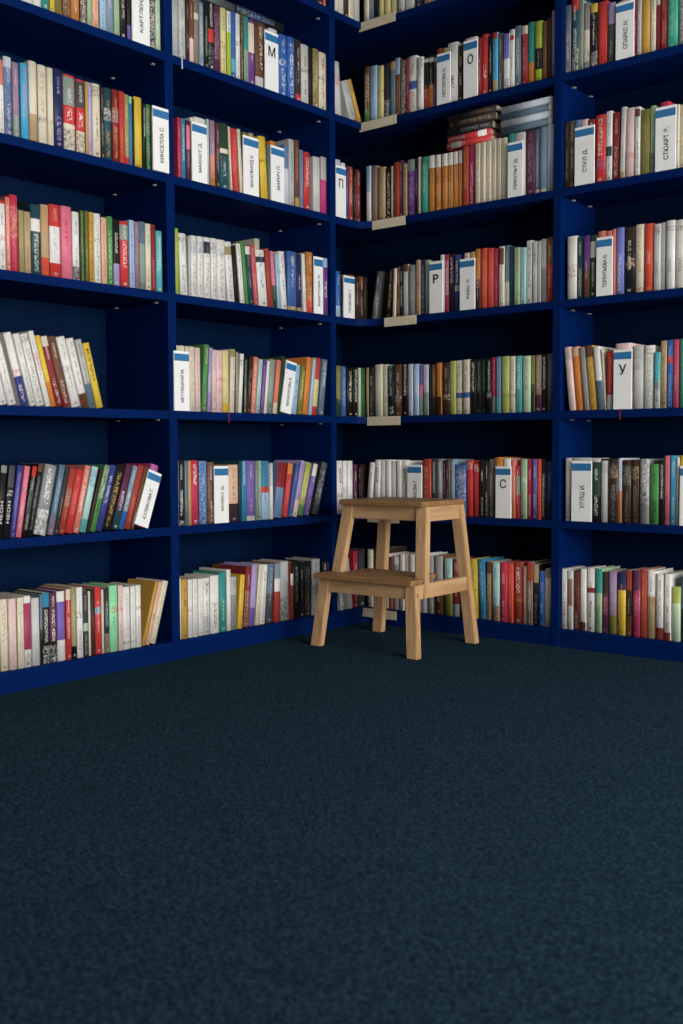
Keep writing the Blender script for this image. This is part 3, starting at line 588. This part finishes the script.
22 50 150 darkbrown t taupe .1 .6;52 79 145 charcoal m 0 1 tan;80 188 174 CARD СТИЛ Д.;80 112 140 slateblue k;114 150 136 palepink k;152 188 136 darkred k;192 251 110 red t cream .4 .95 m .2 .36 slateblue;253 286 90 white b .36 .5 darkteal;288 326 96 darkred t palepink .05 .5 l 8;329 356 66 greywhite b 0 .1 tan l 14;358 411 72 palepink m .28 .36 red;413 441 66 white b .86 .97 brown;443 496 80 olive m 0 .8 khaki;498 528 60 greygreen b .3 1 sage m 0 .3 plum;527 640 62 CARD СТЮАРТ Э.;550 602 38 crimson k;604 624 70 cream k;641 658 52 cream m .4 .45 brown;660 715 50 cream
@ D 2 560 215 5.553
36 90 118 white m .35 .55 darkred;92 126 120 darkteal t cream .05 .5;128 161 115 purple b 0 .46 brown;163 199 112 darkgreen b .64 .9 lightgrey;200 288 122 CARD ТЕРЕНТЬЕВА Н.;205 252 90 salmon k;254 286 88 salmon k;289 304 78 salmon;306 350 70 periwinkle t white .05 .6;354 412 66 black b .8 1 darkbrown m .4 .52 peach;414 462 52 cream m .02 .08 red t tan .3 .8;464 514 48 vermilion t peach .4 .6;517 555 50 greywhite m .84 .96 brown #ТОЛЛ;556 582 42 lightgrey;584 633 30 white m .85 .92 plum #ТОЛЛ;635 700 26 white m .84 .92 brown #ТОЛЛ
@ D 3 560 335 5.553
48 86 68 palepink m .8 .92 grey t lightgrey .1 .7 l -26;90 132 66 orange b .85 1 peach t amber .2 .8 l -26;134 160 70 grey l -26;164 206 60 gold b .82 1 brown t olive .2 .7 l -36;208 246 66 white b 0 .46 slate l -36;248 256 80 cream l -20;259 294 92 red b 0 .26 white t salmon .3 .9;295 396 80 CARD У;302 388 46 palepink k;402 460 62 greywhite m .6 .95 grey t lightgrey .1 .5;462 519 58 white t sage .1 .8 m .85 .95 tan;521 553 95 turquoise b 0 .35 greywhite m .3 .5 salmon;555 588 32 tan m .05 .25 charcoal;590 622 28 blue b .66 .76 red t lightblue .1 .5;624 655 25 crimson m 0 1 mauve;657 720 20 tealgreen t turquoise .2 .8
@ D 4 560 450 5.553
28 60 45 greywhite b 0 .1 white m .04 .08 black;62 172 60 CARD УЭЛШ И.;62 172 46 greywhite m .9 .99 brown k;174 222 50 black b .4 1 darkgreen b .95 1 greywhite t white .1 .42;224 262 60 greywhite m .8 .95 grey;266 318 52 darkbrown m .7 .9 tan t grey .1 .6;320 340 46 paleceramic b 0 .5 orange;342 390 56 darkbrown m .6 .9 greygreen t taupe .1 .5;392 435 56 darkbrown m .7 .9 tan t taupe .1 .6;439 490 50 grey m .3 1 white t black .2 .5;492 546 78 green b .3 1 green t darkgreen .1 .4;548 576 62 black t white .4 .95;578 607 32 pink m .05 .15 charcoal;609 642 32 skyblue t white .1 .4;644 656 40 cream;660 722 30 yellow k;662 760 88 CARD УЛИЦКАЯ Л.
@ D 5 560 560 5.553
6 38 50 white t red .22 .5;40 68 56 greywhite b .4 .85 taupe m .4 .8 darkred;70 108 60 darkbrown m 0 1 brickred;110 142 50 white b 0 .14 brown;146 190 50 white b .62 .7 darkred;192 230 50 sage b .62 1 teal t green .1 .4;232 262 66 plum b .6 1 darkbrown m .3 .6 pink;264 310 66 mauve m .5 1 lavender b 0 .3 olive;314 361 70 navy b 0 .72 yellow t amber .3 .6;363 396 60 darkbrown b .7 1 brickred m 0 .3 orange;398 441 60 raspberry b .7 1 plum m .4 .6 pink;443 476 56 brickred t orange .1 .8;478 526 62 white b 0 .62 tan m .5 .65 brickred;528 573 80 white b 0 .18 brickred;575 612 78 white b 0 .12 brickred;614 664 150 palegreen b .7 1 yellowgreen;616 664 100 grey k;667 720 95 slate b 0 .5 navy t cream .6 .9
"""
def parse(tok):
    t = tok.split()
    bk = dict(l=float(t[0]), r=float(t[1]), top=None if t[2] == '-' else float(t[2]), col=t[3], bands=[], motif=None, title=None, lean=0.0, behind=False, text=None)
    i = 4
    if t[3] == 'CARD':
        words = []
        while i < len(t) and t[i] != 'l': words.append(t[i]); i += 1
        bk['text'] = ' '.join(words)
    while i < len(t):
        k = t[i]
        if k == 'b': bk['bands'].append((float(t[i+1]), float(t[i+2]), t[i+3])); i += 4
        elif k == 'm': bk['motif'] = (float(t[i+1]), float(t[i+2]), t[i+3]); i += 4
        elif k == 't': bk['title'] = (float(t[i+2]), float(t[i+3]), t[i+1]); i += 4
        elif k == 'l': bk['lean'] = float(t[i+1]); i += 2
        elif k == 'k': bk['behind'] = True; i += 1
        elif k.startswith('#'): bk['text'] = k[1:]; i += 1
        else: raise ValueError(tok)
    return bk
ITEMS = []
hdr = None
for ln in DATA.strip().split('\n'):
    if ln.startswith('@'):
        _, c, row, x0, y0, sc = ln.split(); hdr = (c, float(row), float(x0), float(y0), float(sc)); continue
    for tok in ln.split(';'):
        bk = parse(tok.strip()); c, row, x0, y0, sc = hdr
        # rows: books of row r stand on shelf r+1
        bk['case'] = c[0]; bk['side'] = 'L' if c in ('A', 'B', 'CL') else 'B'
        shelf = int(row)+1
        if c == 'B' and row == 0.5: shelf = 0
        elif c[0] == 'C': shelf = int(row)
        bk['shelf'] = shelf; bk['row'] = row
        bk['pl'] = x0+bk['l']/sc; bk['pr'] = x0+bk['r']/sc
        bk['pt'] = None if bk['top'] is None else y0+bk['top']/sc
        bk['plean'] = bk['lean']/sc
        ITEMS.append(bk)
# A and D rows start at shelf 1 (row 0 stands on shelf 1); same for B; C rows are given by shelf
for i, bk in enumerate(ITEMS):
    side, z0 = bk['side'], Z[bk['shelf']]
    card = bk['col'] == 'CARD'
    rr = random.Random(i*31+5)
    bk['rnd'] = rr.random(); bk['seed'] = rr.uniform(0, 40)
    inset = 0.004 if card else (0.011+0.007*bk['rnd'] if not bk['behind'] else 0.013)
    if bk['case'] == 'A' and bk['shelf'] == 6 and bk['lean']: inset = 0.012
    a = solve_along(side, inset, z0, bk['pl']); b = solve_along(side, inset, z0, bk['pr'])
    wdt = b-a; s = (a+b)/2
    ztop = z0+rr.uniform(0.2, 0.225) if bk['pt'] is None else solve_z(side, inset, s, bk['pt'])
    th = 0.0
    if bk['plean']:
        for _ in range(2):
            s2 = solve_along(side, inset, ztop, (bk['pl']+bk['pr'])/2+bk['plean'])
            ztop = solve_z(side, inset, s2, bk['pt'])
        th = math.atan2(s2-s, ztop-z0)
    bk['h'] = (ztop-z0)/math.cos(th) - (0.0)
    bk['w'] = max(0.004, wdt*math.cos(th)*(1.0 if card else 0.955))
    if not card: bk['h'] -= bk['w']*abs(math.sin(th))*0.5
    bk['s'], bk['inset'], bk['th'], bk['z'] = s, inset, th, z0
    bk['area'] = (bk['pr']-bk['pl'])*bk['h']*300*(0.35 if bk['behind'] else 1)
    if bk['pt'] is None: bk['area'] *= 0.5
    bk['d'] = min(max(0.105, bk['h']*0.66), 0.17) - (0.0 if side == 'L' else 0.004)
    bk['hard'] = wdt > 0.024
    # every spine carries some small print
    if not card and not bk['title'] and not bk['text'] and rr.random() < 0.75:
        lo = rr.uniform(0.08, 0.4); L = lum(bk['col'])
        tc = rr.choice(['grey', 'taupe', 'brown', 'slate']) if L > 0.3 else rr.choice(['cream', 'lightgrey', 'tan', 'palepink'])
        bk['title'] = (lo, lo+rr.uniform(0.2, 0.5), tc); bk['twid'] = rr.uniform(0.1, 0.18)

_rows = {}
for b in ITEMS:
    if b['col'] != 'CARD': _rows.setdefault((b['case'], b['side'], b['shelf']), []).append(b)
for L in _rows.values():
    front = sorted([b for b in L if not b['behind']], key=lambda b: b['s'])
    for k in [b for b in L if b['behind']]:
        lo, hi = k['s']-k['w']/2, k['s']+k['w']/2
        cover = sum(max(0, min(hi, f['s']+f['w']/2)-max(lo, f['s']-f['w']/2)) for f in front)
        if cover > 0.3*k['w']:
            if k['side'] == 'L':
                ni = 0.012+0.176; k['inset'] = ni
                a = solve_along('L', ni, k['z'], k['pl']); b2 = solve_along('L', ni, k['z'], k['pr'])
                k['s'], k['w'] = (a+b2)/2, (b2-a)*0.96
                k['h'] = solve_z('L', ni, k['s'], k['pt'])-k['z']; k['d'] = 0.105; k['th'] = 0
            else: k['gone'] = True
        else: front.append(k)
    front.sort(key=lambda b: b['s'])
    ths = [b['th'] for b in front]
    for i, b in enumerate(front):
        if b['th'] and 0 < i < len(front)-1 and ths[i-1] and ths[i+1]: b['th'] = (ths[i-1]+ths[i]+ths[i+1])/3
    for sg in (-1, 1):                     # neighbours leaning the same way rest on one another
        run = []
        for b in front+[None]:
            if b is not None and b['th']*sg > 0.02: run.append(b); continue
            pools = []
            for q in run:
                pools.append([q['th'], [q]])
                while len(pools) > 1 and pools[-2][0] > pools[-1][0]:
                    x, y = pools[-2], pools.pop()
                    x[0] = (x[0]*len(x[1])+y[0]*len(y[1]))/(len(x[1])+len(y[1])); x[1] += y[1]
            for v, qs in pools:
                for q in qs: q['th'] = v
            run = []
    for a, b in zip(front, front[1:]):
        wa, wb = a['w']/math.cos(a['th']), b['w']/math.cos(b['th'])
        ov = (a['s']+wa/2)-(b['s']-wb/2)+0.0003
        if ov > 0 and ov < 0.5*min(wa, wb):
            a['w'] -= ov/2; a['s'] -= ov/4; b['w'] -= ov/2; b['s'] += ov/4
ITEMS = [b for b in ITEMS if not b.get('gone')]
for b in ITEMS:                            # nothing reaches through the uprights
    lim = {'A': (-9, A1), 'B': (B0, B1), 'C': (C0, 9) if b['side'] == 'L' else (-9, C1), 'D': (D0, D1)}[b['case']]
    lo, hi = lim[0]+0.001, lim[1]-0.001
    if b['col'] == 'CARD':                 # a divider wider than its bay stands proud of the upright
        if b['s']-b['w']/2 < lo or b['s']+b['w']/2 > hi:
            b['inset'] = -0.007
            p, q = (solve_along(b['side'], b['inset'], b['z'], v) for v in (b['pl'], b['pr']))
            b['s'], b['w'] = (p+q)/2, q-p
        continue
    b['s'] = min(max(b['s'], lo+b['w']/2), hi-b['w']/2)
    if b['th'] > 0 and b['s']+b['w']/2+b['h']*math.sin(b['th']) > hi: b['th'] = math.asin(max(0.0, hi-b['s']-b['w']/2)/b['h'])
    if b['th'] < 0 and b['s']-b['w']/2+b['h']*math.sin(b['th']) < lo: b['th'] = -math.asin(max(0.0, b['s']-b['w']/2-lo)/b['h'])
def quad(b):
    c, sn = math.cos(b['th']), math.sin(b['th']); z = b['w']/2*abs(sn)
    return [(b['s']+x*c+h*sn, z-x*sn+h*c) for x, h in ((-b['w']/2, 0), (b['w']/2, 0), (b['w']/2, b['h']), (-b['w']/2, b['h']))]
def depth(a, b):
    A, B = quad(a), quad(b); best = 9
    for q in (a, b):
        c, sn = math.cos(q['th']), math.sin(q['th'])
        for ax in ((c, -sn), (sn, c)):
            pa = [x*ax[0]+y*ax[1] for x, y in A]; pb = [x*ax[0]+y*ax[1] for x, y in B]
            best = min(best, min(max(pa), max(pb))-max(min(pa), min(pb)))
    return best
for L in _rows.values():
    L = sorted([b for b in L if not b.get('gone') and b['inset'] < 0.1], key=lambda b: b['s'])
    for _ in range(6):
        for i in range(len(L)-1):
            for j in (i+1, i+2):
                if j >= len(L): continue
                a, b = L[i], L[j]
                if depth(a, b) < 0.0006: continue
                if abs(a['th']-b['th']) > 0.004:
                    m_ = (a['th']+b['th'])/2
                    a['th'] += (m_-a['th'])*0.35; b['th'] += (m_-b['th'])*0.35
                d_ = min(depth(a, b), 0.004)
                if d_ > 0.0003:
                    for q, sg in ((a, -1), (b, 1)):
                        t_ = min(d_/2, q['w']*0.12); q['w'] -= t_; q['s'] += sg*t_/2
ORD = ['first', 'second', 'third', 'fourth', 'fifth', 'sixth', 'seventh', 'eighth', 'ninth', 'tenth', 'eleventh', 'twelfth', 'thirteenth', 'fourteenth', 'fifteenth', 'sixteenth', 'seventeenth', 'eighteenth', 'nineteenth', 'twentieth']
def ordinal(n):
    if n <= 20: return ORD[n-1]
    return {2: 'twenty', 3: 'thirty', 4: 'forty'}[n//10] + ('-' + ORD[n % 10-1] if n % 10 else 'th') if n % 10 else {30: 'thirtieth', 40: 'fortieth'}[n]
SHELFUP = {6: 'bottom shelf', 5: 'second shelf up', 4: 'third shelf up', 3: 'fourth shelf up', 2: 'fifth shelf up', 1: 'sixth shelf up', 0: 'topmost visible shelf'}
CASE = {'A': 'half-empty bookcase', 'B': 'M-tab bookcase', 'C': 'corner bookcase', 'D': 'Y-tab bookcase'}
REF = {'A': 'corner end', 'B': 'corner end', 'C': 'M-tab end', 'D': 'corner end'}
rows = {}
for bk in ITEMS: rows.setdefault((bk['case'], bk['shelf']), []).append(bk)
for (c, sh), L in rows.items():
    L.sort(key=lambda b: b['pl']+b['pr'])
    order = L[::-1] if c in 'AB' else L
    n = nc = 0
    for b in order:
        if b['col'] == 'CARD': nc += 1; b['n'] = nc
        elif not b['behind']: n += 1; b['n'] = n
def describe(b):
    nm = PAL[b['col']][1]
    size = 'thick ' if b['w'] > 0.034 else ('slim ' if b['w'] < 0.0145 else '')
    lean = 'leaning ' if abs(b['th']) > 0.09 else ''
    extra = ''
    if b['bands'] and b['bands'][0][2] != b['col']: extra = ' with %s band' % PAL[b['bands'][0][2]][1]
    elif b['motif'] and b['motif'][2] != b['col']: extra = ' with %s picture' % PAL[b['motif'][2]][1]
    elif b['title'] and PAL[b['title'][2]][1].count(' ') == 0: extra = ' with %s lettering' % PAL[b['title'][2]][1]
    return size+lean+nm+' book'+extra
def book_label(b):
    where = SHELFUP[b['shelf']]+', '+CASE[b['case']]
    if b['behind']: return PAL[b['col']][1]+' book half hidden behind a neighbour, '+where
    s = describe(b)+', '+ordinal(b['n'])+' from '+REF[b['case']]+', '+where
    if len(s.split()) > 16: s = s.replace(' up,', ',')
    if len(s.split()) > 16: s = s.replace('slim ', '').replace('thick ', '')
    if len(s.split()) > 16: s = s.replace('leaning ', '')
    return s

def place(bk):
    """world matrix of a standing book or divider: local x along the shelf, y into it, z up"""
    rz = math.pi/2 if bk['side'] == 'L' else 0.0
    loc = Vector((-bk['inset'], bk['s'], bk['z'])) if bk['side'] == 'L' else Vector((bk['s'], bk['inset'], bk['z']))
    loc.z += bk['w']/2*abs(math.sin(bk['th'])) + 0.0003
    return Matrix.Translation(loc) @ Matrix.Rotation(rz, 4, 'Z') @ Matrix.Rotation(bk['th'], 4, 'Y')

books = [b for b in ITEMS if b['col'] != 'CARD']
rank = sorted(books, key=lambda b: -b['area'])
single = set(id(b) for b in rank[:296])
stuff_v, stuff_f, stuff_uv, stuff_mat, stuff_smooth = [], [], [], [], []
stuff_mats = [PAGES]
def add_stuff(bk, mw, w_, h_, d_):
    mi = len(stuff_mats); stuff_mats.append(spine_material(bk))
    bm, t, bu = cover_bm(w_, h_, d_, bk['hard'])
    uvl = bm.loops.layers.uv['UVMap']
    def put(bm, mi):
        base = len(stuff_v); bm.verts.index_update()
        for v in bm.verts: stuff_v.append(mw @ v.co)
        uv = bm.loops.layers.uv.get('UVMap')
        for f in bm.faces:
            stuff_f.append([base+v.index for v in f.verts]); stuff_mat.append(mi); stuff_smooth.append(f.smooth)
            for lp in f.loops: stuff_uv.append(tuple(lp[uv].uv) if uv else (-1, 0.5))
        bm.free()
    put(bm, mi)
    b2 = bmesh.new(); bm_box(b2, *pages_box(w_, h_, d_, t, bu, bk['hard']))
    bmesh.ops.recalc_face_normals(b2, faces=b2.faces); put(b2, 0)

for bk in ITEMS:
    mw = place(bk)
    if bk['col'] == 'CARD':
        o = empty('shelf_divider', (0, 0, 0)); o.matrix_world = mw
        w_, h_ = bk['w'], bk['h']
        one = len(bk['text']) == 1
        where = SHELFUP[bk['shelf']]+', '+CASE[bk['case']]
        if one: lab = 'white shelf divider with blue band and the single '+{'М': 'letter M', 'О': 'round letter O', 'П': 'gate-shaped letter', 'Р': 'letter P', 'С': 'open round letter C', 'У': 'letter Y'}[bk['text']]
        else: lab = 'white divider with %d-letter rotated name, %s divider from %s, %s' % (sum(ch.isalpha() for ch in bk['text'])-1, ordinal(bk['n']), REF[bk['case']], where)
        if len(lab.split()) > 16: lab = lab.replace(' up,', ',')
        tag(o, lab, 'shelf divider', 'white letter and name dividers')
        box('panel', (-w_/2, w_/2, 0, 0.005, 0, h_), CARD, o, 0.0008)
        box('foot', (-w_/2, w_/2, 0.005, 0.0055, 0, h_*0.3), CARD, o)
        bb = box('blue_band', (-w_/2+0.001, w_/2-0.001, -0.0004, 0.0002, h_*0.835, h_*0.955), CARDBLUE, o)
        bb['label'] = 'blue band near the top of the divider'
        if one:
            lettering(bk['text'], o, INK, 0, h_*0.665, w_*(0.52 if bk['text'] == 'М' else 0.42), h_*0.175, -0.0005, True, bold=0.015)
        else:
            n = len(bk['text'])
            lettering(bk['text'], o, INK, w_*0.04, h_*(0.20+0.03*n if n < 9 else 0.42), min(0.56, 0.056*n)*h_, w_*0.25, -0.0005)
        continue
    w_, h_, d_ = bk['w'], bk['h'], bk['d']
    if id(bk) not in single:
        add_stuff(bk, mw, w_, h_, d_); continue
    root = empty('book', (0, 0, 0)); root.matrix_world = mw; bk['root'] = root
    tag(root, book_label(bk), 'book', 'books on the %s of the %s' % (SHELFUP[bk['shelf']], CASE[bk['case']]))
    bm, t, bu = cover_bm(w_, h_, d_, bk['hard'])
    me = bpy.data.meshes.new('cover'); bm.to_mesh(me); bm.free()
    cv = link('cover', me, spine_material(bk), root)
    box('page_block', pages_box(w_, h_, d_, t, bu, bk['hard']), PAGES, root)
    if bk['text']:
        dark = lum(bk['col']) < 0.2
        lettering(bk['text'], cv, WHITEINK if dark else (GREYINK if bk['text'] == 'ТОЛЛ' else INK), 0, h_*{'ТОЛЛ': 0.34, 'НЕОН': 0.36, 'РОЙ': 0.72}[bk['text']], h_*{'ТОЛЛ': 0.2, 'НЕОН': 0.3, 'РОЙ': 0.26}[bk['text']], w_*{'ТОЛЛ': 0.34, 'НЕОН': 0.5, 'РОЙ': 0.5}[bk['text']], -0.0006, name='spine_lettering', bold=0.0)

# ------------------------------------------------------------------ books lying flat on top of the rows
def flat_book(side, pl, pr, z, thick, col, label, title=None, bands=(), depth=0.16, group='books lying flat on top of a row', rnd=0.5, motif=None):
    ins = 0.016
    a = solve_along(side, ins, z, pl); b = solve_along(side, ins, z, pr)
    bk = dict(w=thick, h=b-a, d=depth, hard=True, col=col, bands=list(bands), motif=motif, title=title, rnd=rnd, seed=rnd*30, twid=0.25)
    rz = math.pi/2 if side == 'L' else 0.0
    loc = Vector((-ins, a, z+thick/2)) if side == 'L' else Vector((a, ins, z+thick/2))
    mw = Matrix.Translation(loc) @ Matrix.Rotation(rz, 4, 'Z') @ Matrix.Rotation(math.pi/2, 4, 'Y')
    root = empty('book', (0, 0, 0)); root.matrix_world = mw
    tag(root, label, 'book', group)
    bm, t, bu = cover_bm(thick, b-a, depth, True)
    me = bpy.data.meshes.new('cover'); bm.to_mesh(me); bm.free()
    link('cover', me, spine_material(bk), root)
    box('page_block', pages_box(thick, b-a, depth, t, bu, True), PAGES, root)
    return z+thick+0.0004
def top_of(case, shelf, pl, pr):
    return max(b['z']+b['h'] for b in ITEMS if b['case'] == case and b['shelf'] == shelf and b['col'] != 'CARD' and b['pr'] > pl and b['pl'] < pr and not b['th'])+0.001
z = top_of('C', 2, 447, 491)
z = flat_book('B', 446.5, 491, z, 0.021, 'red', 'lower red book with white labels, lying flat at the bottom of the dark pile', (.08, .42, 'white'), [(.1, .33, 'white')], rnd=.2, group='dark pile lying on the fifth shelf')
z = flat_book('B', 447.5, 490, z, 0.021, 'red', 'upper red book with white labels, lying flat second in the dark pile', (.08, .42, 'white'), [(.72, .92, 'white')], rnd=.4, group='dark pile lying on the fifth shelf')
z = flat_book('B', 447, 492, z, 0.026, 'black', 'black book lying flat right above two red ones', (.3, .7, 'grey'), rnd=.6, group='dark pile lying on the fifth shelf')
z = flat_book('B', 449, 495, z, 0.026, 'darkbrown', 'dark brown book with tan lettering lying flat in the dark pile', (.2, .9, 'taupe'), rnd=.7, group='dark pile lying on the fifth shelf')
z = flat_book('B', 447, 496, z, 0.022, 'black', 'black book lying flat on top of the dark pile', (.5, .9, 'brown'), rnd=.8, group='dark pile lying on the fifth shelf')
z = top_of('C', 2, 501, 552)
for q, (cc, lb) in enumerate((('slate', 'lowest slate grey book lying flat in the grey pile'), ('paleceramic', 'pale grey book lying flat second from the bottom of the grey pile'), ('slate', 'slate grey book lying flat third from bottom in the grey pile'), ('paleceramic', 'pale grey book lying flat on top of the grey pile'))):
    z = flat_book('B', 500.5+q*0.2, 552.5, z, 0.0225, cc, lb, None, [(.93, 1, 'cream')] if cc == 'slate' else (), rnd=.1+.2*q, group='grey pile lying on the fifth shelf')
z = top_of('B', 1, 237, 282)
flat_book('L', 236, 284, z, 0.030, 'black', 'black book with blue lettering lying flat over the row beside the M divider', (.1, .8, 'slateblue'), [(.3, .6, 'navy')], rnd=.35)
z = top_of('B', 1, 206, 235)
flat_book('L', 205, 235, z, 0.026, 'darkgrey', 'dark grey book lying flat over the row, farther from the M divider', None, rnd=.15)

# bookmark ribbons hanging over the shelf lip
for case, shelf, px, col in (('B', 4, 225.5, 'darkred'), ('B', 1, 179, 'paleceramic'), ('D', 4, 622, 'darkred')):
    c = [b for b in ITEMS if b['case'] == case and b['shelf'] == shelf and 'root' in b]
    if not c: continue
    b = min(c, key=lambda q: abs((q['pl']+q['pr'])/2-px))
    sx = solve_along(b['side'], b['inset'], b['z'], px)-b['s']
    bm = bmesh.new(); yy = -b['inset']-0.0012
    bm_box(bm, sx-0.002, sx+0.002, yy, 0.001, 0.0002, 0.0006); bm_box(bm, sx-0.002, sx+0.002, yy-0.0006, yy, -0.034, 0.0006)
    mt = newmat('ribbon')[0]; mt.node_tree.nodes['Principled BSDF'].inputs['Base Color'].default_value = PAL[col][0]
    link('bookmark_ribbon', to_mesh(bm, 'bookmark_ribbon'), mt, b['root'])

# the books past the first three hundred, joined
rr = random.Random(11)
for case, lim, step in (('D', D1-0.04, 1), ('A', A0+0.04, -1)):
    for sh in range(1, 7):
        L = [b for b in ITEMS if b['case'] == case and b['shelf'] == sh]
        if not L or (case == 'A' and (sh == 4 or any(b['th'] < -0.05 for b in L))): continue
        s_ = max(b['s']+b['w']/2 for b in L)+0.001 if step > 0 else min(b['s']-b['w']/2+min(0, b['h']*math.sin(b['th'])) for b in L)-0.001
        end = lim-rr.uniform(0.0, 0.09)*step
        while (s_-end)*step < -0.04:
            w_ = rr.uniform(0.014, 0.034); h_ = rr.uniform(0.19, 0.225)
            bk = dict(w=w_, h=h_, d=0.14, hard=w_ > 0.024, col=rr.choice(['white', 'cream', 'darkred', 'denim', 'black', 'brown', 'greygreen', 'slate', 'palepink', 'gold', 'lightgrey', 'darkteal']), bands=[], motif=None,
                      title=(0.3, 0.75, 'tan'), th=0.0, side='B' if case == 'D' else 'L', inset=0.013, s=s_+step*w_/2, z=Z[sh], rnd=rr.random(), seed=rr.uniform(0, 40))
            add_stuff(bk, place(bk), w_, h_, 0.14); s_ += step*(w_+0.0006)
me = bpy.data.meshes.new('remaining_books')
me.from_pydata([tuple(v) for v in stuff_v], [], stuff_f)
uvl = me.uv_layers.new(name='UVMap')
flat = [c for uv in stuff_uv for c in uv]; uvl.data.foreach_set('uv', flat)
for mt in stuff_mats: me.materials.append(mt)
me.polygons.foreach_set('material_index', stuff_mat)
me.polygons.foreach_set('use_smooth', stuff_smooth)
me.update()
o = bpy.data.objects.new('remaining_books', me); COL.objects.link(o)
tag(o, 'the many slimmer books filling the gaps in every row of the blue shelves', 'books', None, 'stuff')
print('BOOKS', len(books), 'singles', len(single), 'stuff', len(books)-len(single))
